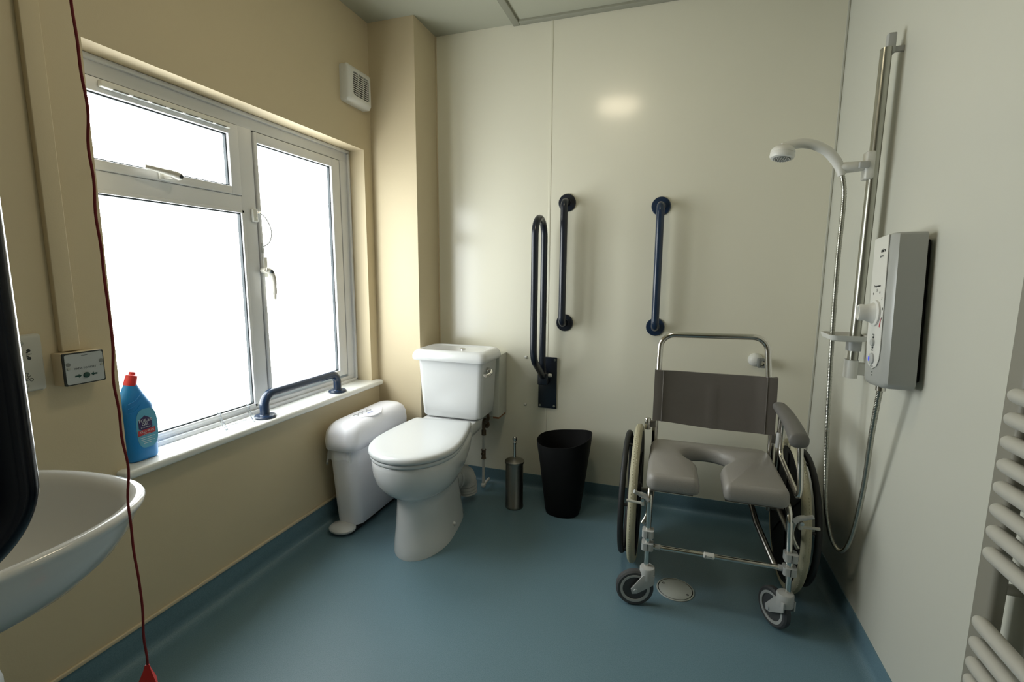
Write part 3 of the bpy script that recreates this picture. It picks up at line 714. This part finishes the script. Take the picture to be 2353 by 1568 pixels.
P = smoothpath([(.492, 1.822, 1.492), (.484, 1.822, 1.515), (.470, 1.822, 1.54), (.445, 1.822, 1.568), (.41, 1.822, 1.589), (.375, 1.822, 1.597), (.345, 1.822, 1.594), (.322, 1.822, 1.584)], 5)
rr_ = [.0115+.0035*min(1, i/10) for i in range(len(P)-8)]+[.015, .0155, .016, .0165, .017, .018, .019, .02]
finish('handle', B().tube(P, rr_, 20), 'whitepl', t)
ax = (-.10, -.12, -1)
b = B().lathe([(0, -.018), (.022, -.014), (.034, -.004), (.0365, .004), (.0365, .008), (.0355, .009), (.0365, .010), (.037, .018), (.034, .024), (.028, .026), (0, .026)], (.320, 1.822, 1.578), ax)
hd = finish('head', b, 'whitepl', t)
b = B().lathe([(0, .0262), (.026, .0262), (.026, .0275), (.018, .0285), (.016, .0265), (0, .0285)], (.320, 1.822, 1.578), ax); fc = finish('spray_face', b, 'inkgrey', hd)
b = B(); A = Vector(ax).normalized(); U = Vector((1, 0, 0)); U = (U-A*U.dot(A)).normalized(); V_ = A.cross(U); c0 = Vector((.320, 1.822, 1.578))
for rr2, nn in ((.022, 18), (.012, 10), (.005, 5)):
    for k in range(nn):
        p = c0+A*.0275+(U*math.cos(2*PI*k/nn)+V_*math.sin(2*PI*k/nn))*rr2; b.cyl(p, p+A*.002, .0013, .001, 6)
finish('nozzles', b, 'whitepl', fc)
hp = smoothpath([(.492, 1.822, 1.495), (.502, 1.824, 1.45), (.506, 1.828, 1.39), (.506, 1.829, 1.225), (.510, 1.820, .970), (.518, 1.80, .649), (.528, 1.78, .428), (.545, 1.765, .325), (.562, 1.748, .283), (.577, 1.725, .288), (.585, 1.69, .370), (.578, 1.63, .549), (.563, 1.575, .73), (.555, 1.535, .86), (.555, 1.530, .880)], 16)
dense = []
for i in range(len(hp)-1):
    L = (hp[i+1]-hp[i]).length; m_ = max(1, int(L/.0016))
    for k in range(m_): dense.append(hp[i].lerp(hp[i+1], k/m_))
dense.append(hp[-1])
o = finish('shower_hose', B().tube(dense, [.0074 if (i % 3) else .0062 for i in range(len(dense))], 10), 'alu', base=(.56, 1.74, .28), angle=80)
tag(o, 'flexible ribbed metal shower hose hanging in a long loop', 'hose')
t = thing('soap_dish', 'clear white soap dish on the riser rail below shower unit dial', 'soap dish', (.56, 1.83, .96))
b = B()
def dish(o, z): return [Vector((p.x, p.y, z)) for p in rrect(.492+o, .600-o, 1.77+o, 1.90-o, .02, 0)]
b.rings([dish(.012, .968), dish(.004, .972), dish(0, .984), dish(-.001, .988), dish(.003, .988), dish(.007, .976), dish(.016, .974)])
finish('tray', b, 'whitepl', t)
finish('dish_clamp', B().rings([rrect(.556, .594, 1.806, 1.850, .012, z) for z in (.935, .968)]), 'greypl', t)

# electric shower unit (leans slightly on the wall)
t = thing('electric_shower_unit', 'grey and cream electric shower unit with round dial on right wall', 'shower', (.60, 1.55, 1.08))
Mt = Matrix.Translation((0, 1.545, 1.08)) @ Matrix.Rotation(math.radians(-4.6), 4, 'X') @ Matrix.Translation((0, -1.545, -1.08))
def tilt(b): bmesh.ops.transform(b.bm, matrix=Mt, verts=b.bm.verts); return b
def prof_unit(z, sh=0):
    P = []
    pts2 = [(.604, 1.475+sh), (.545, 1.478+sh), (.5375, 1.490+sh), (.535, 1.505+sh), (.535, 1.60-sh), (.5375, 1.615-sh), (.545, 1.625-sh), (.604, 1.628-sh)]
    for x, y in pts2: P.append(Vector((x+(sh*.6 if x < .6 else 0), y, z)))
    return P
zs = [(.880, .014), (.883, .008), (.889, .003), (.897, 0), (1.278, 0), (1.284, .002), (1.286, .006)]
b = B().rings([prof_unit(z, s_) for z, s_ in zs]); tilt(b); body = finish('housing', b, 'unitgrey', t, angle=50)
b = B().box(.600, XR-.001, 1.50, 1.60, .90, 1.27, .004); tilt(b); finish('gap_shade', b, 'dark', t)  # block coloured dark to stand for the shadow gap behind the unit
fpts = [(.5345, 1.508, .985), (.5345, 1.512, .955), (.5345, 1.525, .935), (.5345, 1.55, .926), (.5345, 1.58, .935), (.5345, 1.595, .955), (.5345, 1.600, .985), (.5345, 1.600, 1.284), (.5345, 1.508, 1.284)]
b = B().prism(fpts, (-.0025, 0, 0), .001, 2); tilt(b); fpn = finish('front_panel', b, 'whitepl', t)
def P3(x, y, z): return Mt @ Vector((x, y, z))
Xu = Mt.to_3x3() @ Vector((0, -1, 0)); Zu = Mt.to_3x3() @ Vector((0, 0, 1)); xx = .5315
kc = (1.556, 1.078)
finish('dial_ring', tilt(B().lathe([(0, 0), (.036, 0), (.035, .004), (.030, .006), (0, .006)], (xx, kc[0], kc[1]), (-1, 0, 0))), 'whitepl', fpn)
kb = B().rings([[Vector((x, kc[0]+w*math.cos(2*PI*k/28), kc[1]+dz+h*math.sin(2*PI*k/28))) for k in range(28)] for x, w, h, dz in
     ((xx-.005, .027, .030, 0), (xx-.012, .020, .026, .0), (xx-.024, .016, .022, .001), (xx-.036, .015, .023, .001), (xx-.0405, .013, .021, .001), (xx-.0405, .010, .017, .001), (xx-.034, .007, .012, .001))])
tilt(kb); finish('dial_knob', kb, 'whitepl', fpn, angle=50)
for i, ch in enumerate('1456789'):
    a = math.radians((-66, -30, 0, 26, 52, 80, 104)[i]) if i else math.radians(-50)
    y = kc[0]-.045*math.sin(a); z = kc[1]+.062*math.cos(a)
    if i: text('numeral', ch, .010, P3(xx, y, z), Xu, Zu, 'ink', fpn)
q = [(xx+.0004, kc[0]-.0405, kc[1]-.012), (xx+.0004, kc[0]-.0375, kc[1]-.030), (xx+.0004, kc[0]-.034, kc[1]-.038), (xx+.0004, kc[0]-.030, kc[1]-.036), (xx+.0004, kc[0]-.033, kc[1]-.026)]
finish('hot_mark', tilt(B().prism(q, (-.0006, 0, 0))), 'lred', fpn, smooth=False)
text('lettering', 'Temperature', .008, P3(xx, 1.556, 1.152), Xu, Zu, 'ink', fpn)
text('brand_mark', 'mira', .015, P3(xx, 1.535, 1.246), Xu, Zu, 'ink', fpn, ext=.0004)
text('lettering', 'sport', .010, P3(xx, 1.543, 1.232), Xu, Zu, 'inkgrey', fpn)
finish('power_slider', tilt(B().lathe([(0, 0), (.011, 0), (.010, .004), (0, .005)], (xx, 1.556, .998), (-1, 0, 0))), 'greypl', fpn)
for z_ in (1.012, .984): finish('slider_mark', tilt(B().ball((xx, 1.556, z_), .0045, .2, 1.2, .6)), 'ink', fpn)
text('lettering', 'High', .007, P3(xx, 1.556, 1.019), Xu, Zu, 'inkgrey', fpn); text('lettering', 'Low', .007, P3(xx, 1.556, .977), Xu, Zu, 'inkgrey', fpn)
finish('start_button', tilt(B().lathe([(0, 0), (.0165, 0), (.0155, .003), (.010, .0045), (0, .005)], (xx, 1.556, .953), (-1, 0, 0))), 'greypl', fpn)
finish('start_light', tilt(B().ball((xx-.0048, 1.562, .953), .007, .15, .7, 1)), 'led', fpn)
text('lettering', 'on / off', .006, P3(xx, 1.553, .933), Xu, Zu, 'inkgrey', fpn)
for k in range(2):
    finish('indicator', tilt(B().box(.5345, .5352-.001, 1.553, 1.557, .915-k*.008, .918-k*.008)), 'ink', body, smooth=False)
b = B().cyl((.555, 1.530, .915), (.555, 1.530, .868), .0125, .0115, 20); finish('hose_connector', b, 'chrome', t)

# ------------------------------------------------------------------ commode wheelchair
t = thing('commode_chair', 'grey padded wheeled commode chair with open-front seat and steel frame', 'chair', (.17, 1.85, 0))
ch = t
# seat cushion, horseshoe open at the front
def seat_outline(o=0):
    P = []
    x0, x1, y0, y1 = -.050+o, .392-o, 1.620+o, 2.022-o
    gx0, gx1 = .122-o, .196+o                      # front opening
    hx, hy, ha, hb = .158, 1.876, .083+o, .070+o   # round hole
    def cor(cx, cy, r, a0, a1, n=6):
        return [(cx+r*math.cos(math.radians(a0+(a1-a0)*k/n)), cy+r*math.sin(math.radians(a0+(a1-a0)*k/n))) for k in range(n+1)]
    r = .035
    P += cor(x1-r, y0+r, r, -90, 0); P += cor(x1-.05, y1-.05, .05, 0, 90); P += cor(x0+.05, y1-.05, .05, 90, 180); P += cor(x0+r, y0+r, r, 180, 270)
    rg = .022
    P += cor(gx0-rg, y0+rg, rg, -90, 0)
    P += [(gx0-.001, 1.70), (gx0-.002, 1.775), (gx0-.012, 1.808)]
    for k in range(0, 19):
        a = math.radians(215-250*k/18); P.append((hx+ha*math.cos(a), hy+hb*math.sin(a)))
    P += [(gx1+.012, 1.808), (gx1+.002, 1.775), (gx1+.001, 1.70)]
    P += cor(gx1+rg, y0+rg, rg, 180, 270)
    return P
def off(P, d):
    n = len(P); out = []
    for i in range(n):
        a, b_, c_ = Vector(P[i-1]), Vector(P[i]), Vector(P[(i+1) % n])
        u = (b_-a).normalized() if (b_-a).length > 1e-7 else (c_-b_).normalized(); v = (c_-b_).normalized() if (c_-b_).length > 1e-7 else u
        nn = (Vector((-u.y, u.x))+Vector((-v.y, v.x)))
        nn = nn.normalized() if nn.length > 1e-6 else Vector((-u.y, u.x))
        out.append(b_+nn*d)
    return out
base_o = seat_outline()
# drop near-duplicate points
bo = [base_o[0]]
for p in base_o[1:]:
    if (Vector(p)-Vector(bo[-1])).length > .002: bo.append(p)
b = B(); lay = [(.446, .010), (.449, .003), (.458, 0), (.478, .0), (.490, .003), (.499, .009), (.504, .018)]
R3 = []
for z, d in lay:
    R3.append([Vector((p.x, p.y, z)) for p in off(bo, d)])
b.rings(R3)
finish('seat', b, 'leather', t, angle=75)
# seat boards beneath
brd = mat('brown_grey_board', (.13, .11, .095), .5)
for x0_, x1_ in ((-.035, .060), (.250, .380)): finish('seat_board', B().box(x0_, x1_, 1.66, 1.98, .428, .4455, .002), brd, t)
for x0_, x1_ in ((.055, .105), (.205, .255)): finish('seat_board', B().box(x0_, x1_, 1.66, 1.74, .428, .4455, .002), brd, t)
tl, tr = -.036, .392
# back frame: hoop
p = fillet([(tl, 1.985, .30), (tl, 2.0, .56), (tl+.004, 2.035, .935), (tr-.035, 2.035, .941), (tr, 2.0, .56), (tr, 1.985, .30)], [0, .2, .055, .055, .2, 0], 8)
finish('back_frame', B().tube(p, .0115, 16), 'chrome', t)
# sling back
b = B(); nx, nz = 26, 9; fr, bk = [], []
def back_pt(i, j, th):
    u = i/nx; v = j/nz; x = tl-.012+(tr-tl+.020)*u
    z0 = .588-.012*math.sin(PI*u)+(.560-.588)*u*.5; z1 = .792+.008*u*0-.004*math.sin(PI*u)
    z = z0+(z1-z0)*v; xin = -.012+.0*v
    y = 2.0+.035*(z-.56)/.375
    sag = .022*math.sin(PI*u)**.7 if 0 < u < 1 else 0
    sag *= max(0, min(1, (min(u, 1-u)-.05)/.08))
    cre = .0035*math.exp(-((u-.5)/.015)**2)*(1 if v < .85 else 0)
    return Vector((x, y-.0185+sag-cre+th, z))
fr = [[back_pt(i, j, 0) for i in range(nx+1)] for j in range(nz+1)]
bk = [[back_pt(i, j, .005+(.019 if i in (0, nx) else .005)) for i in range(nx+1)] for j in range(nz+1)]
R4 = [fr[j]+list(reversed(bk[j])) for j in range(nz+1)]
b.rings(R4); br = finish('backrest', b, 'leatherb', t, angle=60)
for u in (2, nx-2):
    b = B().tube([back_pt(u, j, -.0006) for j in range(nz+1)], .0022, 8); finish('piping', b, 'leatherb', br)
# side frames
for sx, x in ((-1, tl), (1, .412)):
    xi = x
    P = fillet([(xi, 2.0, .425), (xi, 1.70, .425), (xi, 1.668, .395), (xi, 1.662, .20)], [0, .05, .04, 0], 8) if 0 else fillet([(x-sx*.012 if sx > 0 else x, 2.0, .428), (x-sx*.012 if sx > 0 else x, 1.67, .428), (xi, 1.662, .19)], .05, 8)
    finish('front_leg', B().tube(P, .0098, 16), 'chrome', t)
    xr_ = x if sx < 0 else .402
    finish('rear_leg', B().tube([(xr_, 1.985, .44), (xr_, 1.975, .275)], .0115, 14), 'steel', t)
    finish('side_rail', B().tube([(x if sx < 0 else .428, 1.975, .30), (x, 1.68, .33)], .0095, 12), 'steel', t)
    # clamps on the leg
    for z0, z1 in ((.257, .283), (.209, .235)):
        b = B().rings([rrect(x-.020, x+.020, 1.643, 1.681, .009, z) for z in (z0, z0+.002, z1-.002, z1)])
        cl_ = finish('clamp', b, 'greypl', t)
        finish('clamp_slit', B().box(x-.001, x+.001, 1.6415, 1.6435, z0, z1), 'ink', cl_, smooth=False)
    finish('stem', B().cyl((x, 1.662, .262), (x, 1.655, .12), .0088), 'chrome', t)
# crossbar with badge
finish('crossbar', B().cyl((tl+.012, 1.665, .219), (.40, 1.665, .224), .0082), 'chrome', t)
bd = finish('badge', B().rings([[Vector((x, 1.6635+(.0105+e)*math.cos(2*PI*k/20), .2215+(.0105+e)*math.sin(2*PI*k/20))) for k in range(20)] for x, e in ((.150, -.003), (.153, 0), (.183, 0), (.186, -.003))]), 'whitepl', t)
finish('badge_mark', B().tube([(.158+.0032*math.cos(a_), 1.6528, .2225+.0032*math.sin(a_)) for a_ in [math.radians(60+24*k_) for k_ in range(10)]], .0007, 6), 'ink', bd)
finish('badge_print', B().box(.163, .178, 1.6525, 1.6532, .2222, .2240), 'inkgrey', bd)
b = B().cyl((-.01, 1.665, .2195), (.008, 1.665, .2195), .0105, .0105, 8); b.cyl((.38, 1.665, .2238), (.398, 1.665, .2238), .0105, .0105, 8); finish('crossbar_socket', b, 'greypl', t)
for xa_, xb_ in ((-.09, -.03), (.40, .455)): finish('axle_stub', B().cyl((xa_, 1.975, .285), (xb_, 1.975, .285), .010), 'steel', t)
finish('brace', B().tube([(.375, 1.68, .215), (.33, 1.80, .30), (.30, 1.93, .40)], .010, 12), 'steel', t)
b = B().tube([(-.045, 1.998, .452), (.40, 1.998, .452)], .0085, 12); finish('seat_crossbar', b, 'steel', t)
b = B().cyl((.385, 1.95, .13), (.36, 1.985, .10), .014); b.box(.33, .39, 1.93, 2.0, .10, .17, .01) if 0 else None
# small clamp on the back tube, left; hinge on the right
lc = finish('armrest_socket', B().cyl((tl-.030, 1.99, .545), (tl-.030, 1.99, .592), .0125, bev=.002), 'chrome', t)
finish('socket_link', B().box(tl-.028, tl+.002, 1.985, 1.998, .555, .582, .002), 'steel', lc)
rc_ = finish('armrest_socket', B().cyl((tr+.026, 1.99, .525), (tr+.026, 1.99, .585), .0135, bev=.002), 'greypl', t)
finish('socket_link', B().box(tr-.002, tr+.026, 1.985, 1.998, .54, .575, .002), 'steel', rc_)
finish('armrest_post', B().cyl((tr+.026, 1.99, .30), (tr+.026, 1.99, .67), .0095), 'chrome', t)
# armrest: padded arm with tube loop
P = smoothpath([(.404, 1.985, .690), (.406, 1.955, .690), (.410, 1.87, .684), (.412, 1.78, .672), (.414, 1.715, .655), (.414, 1.688, .646)], 7)
n_ = len(P); b = B(); R5 = []
for i, p_ in enumerate(P):
    u = i/(n_-1); e = min(1, math.sin(min(u*7, 1)*PI/2)+.12) * min(1, math.sin(min((1-u)*6, 1)*PI/2)+.15)
    w = (.021+.010*u)*e; h = (.015+.011*u)*e
    R5.append([p_+Vector((w*abs(math.cos(a))**.8*(1 if math.cos(a) > 0 else -1), 0, h*abs(math.sin(a))**.8*(1 if math.sin(a) > 0 else -1))) for a in [2*PI*k/20 for k in range(20)]])
b.rings(R5); ar = finish('armrest', b, 'leatherd', t, angle=60)
P = fillet([(.420, 1.955, .680), (.420, 1.955, .508), (.428, 1.70, .455), (.430, 1.70, .49), (.421, 1.712, .640)], [0, .035, .02, .02, 0], 8)
finish('arm_loop', B().tube(P, .0095, 14), 'chrome', ar)
# big wheels
def big_wheel(x, out):
    c = (x, 1.968, .279)
    ty = finish('wheel', B().torus(c, (1, 0, 0), .263, .0165, 96, 16, .95), 'tyre', t)
    b = B()
    b.lathe([(0, -.006), (.225, -.006), (.238, -.013), (.250, -.015), (.252, -.010), (.252, .010), (.250, .015), (.238, .013), (.225, .006), (0, .006)], c, (1, 0, 0), 72)
    for k in range(6):
        a = 2*PI*k/6+.35; d = Vector((0, math.cos(a), math.sin(a))); e = Vector((0, -math.sin(a), math.cos(a)))
        cc = Vector(c); q = [cc+d*.03-e*.02, cc+d*.10-e*.010, cc+d*.24-e*.018, cc+d*.24+e*.018, cc+d*.10+e*.010, cc+d*.03+e*.02]
        b.prism([p_+Vector((-.011, 0, 0)) for p_ in q], (.022, 0, 0))
    finish('wheel_rim', b, 'wheelblack', ty)
    finish('hub', B().cyl((x-out*.02, 1.968, .279), (x+out*.024, 1.968, .279), .036, .030, 32, bev=.004), 'rubber', ty)
    hr = finish('hand_rim', B().torus((x+out*.041, 1.968, .279), (1, 0, 0), .238, .0112, 96, 12), 'rubber', ty)
    b = B()
    for k in range(6):
        a = 2*PI*k/6+.85; p_ = Vector((x, 1.968+.238*math.cos(a), .279+.238*math.sin(a))); b.cyl(p_, p_+Vector((out*.041, 0, 0)), .0055, .0055, 10)
    finish('rim_stud', b, 'rubber', ty)
    b = B(); n2 = 150      # raised tread ribs down both shoulders of the tyre
    for k in range(n2):
        a = 2*PI*k/n2
        for s_ in (-1, 1):
            d = Vector((0, math.cos(a), math.sin(a))); p_ = Vector(c)+d*.2782+Vector((s_*.0055, 0, 0)); e = Vector((0, -math.sin(a), math.cos(a)))
            b.tube([p_-e*.002, p_+e*.002], .0015, 5)
    finish('tread', b, 'tyre', ty)
big_wheel(-.098, -1); big_wheel(.464, 1)
# castors
def castor(x, y, ax_, trail, label=None):
    c = finish('castor_housing', B().lathe([(0, 0), (.026, 0), (.0265, .004), (.026, .040), (.024, .043), (.010, .045), (0, .045)], (x, y, .103)), 'greypl', t)
    A_ = Vector((ax_[0], ax_[1], 0)).normalized(); T_ = Vector((-A_.y, A_.x, 0))*trail; wc = Vector((x, y, .066))+T_*.042
    for s_ in (-1, 1):
        o_ = A_*(s_*.021); top = Vector((x, y, .125)); pts_ = [top-T_*.022, top+T_*.018, wc+T_*.016+Vector((0, 0, .004)), wc+T_*.012-Vector((0, 0, .014)), wc-T_*.006-Vector((0, 0, .012)), Vector((x, y, .092))-T_*.022]
        f_ = finish('fork', B().prism([p_+o_-A_*.003 for p_ in pts_], A_*.006, .0015, 2), 'greypl', c)
        finish('axle_cap', B().cyl(wc+o_+A_*(s_*.003), wc+o_+A_*(s_*.0065), .007, .006, 16), 'platepl', f_)
    w_ = finish('castor_wheel', B().lathe([(.046, -.012), (.060, -.013), (.0655, -.008), (.0662, 0), (.0655, .008), (.060, .013), (.046, .012)], wc, A_, 56), 'greytyre', c)
    finish('castor_ring', B().lathe([(.043, -.0125), (.047, -.0135), (.052, -.0132), (.052, .0132), (.047, .0135), (.043, .0125)], wc, A_, 56), 'inkgrey' if 0 else 'greypl', w_)
    finish('castor_hub', B().lathe([(0, -.014), (.012, -.014), (.014, -.009), (.044, -.009), (.044, .009), (.014, .009), (.012, .014), (0, .014)], wc, A_, 40), 'greytyre', w_)
castor(tl+.004, 1.652, (.22, -.97), -1)
castor(.405, 1.652, (-.90, -.52), -1)
# brake levers
for s_, x in ((-1, -.060), (1, .434)):
    bb_ = finish('brake_lever', B().cyl((x, 1.675, .370), (x+s_*.056, 1.675, .373), .0048, .0048, 14).box(x-.006, x+.006, 1.668, 1.682, .363, .388, .002), 'socket', t)
    finish('brake_clamp', B().tube(smoothpath([(x-s_*.022, 1.665, .388), (x-s_*.005, 1.668, .402), (x+s_*.012, 1.665, .408), (x+s_*.03, 1.658, .418)], 5), [.009]*5+[.009]*5+[.007]*6, 12), 'greypl', bb_)
    finish('brake_arm', B().tube(smoothpath([(x-s_*.015, 1.672, .39), (x-s_*.02, 1.682, .345), (x-s_*.012, 1.675, .315), (x-s_*.002, 1.668, .298)], 5), .007, 10), 'alu', bb_)
    finish('brake_bolt', B().cyl((x, 1.664, .390), (x, 1.654, .390), .006, .006, 12), 'chrome', bb_)
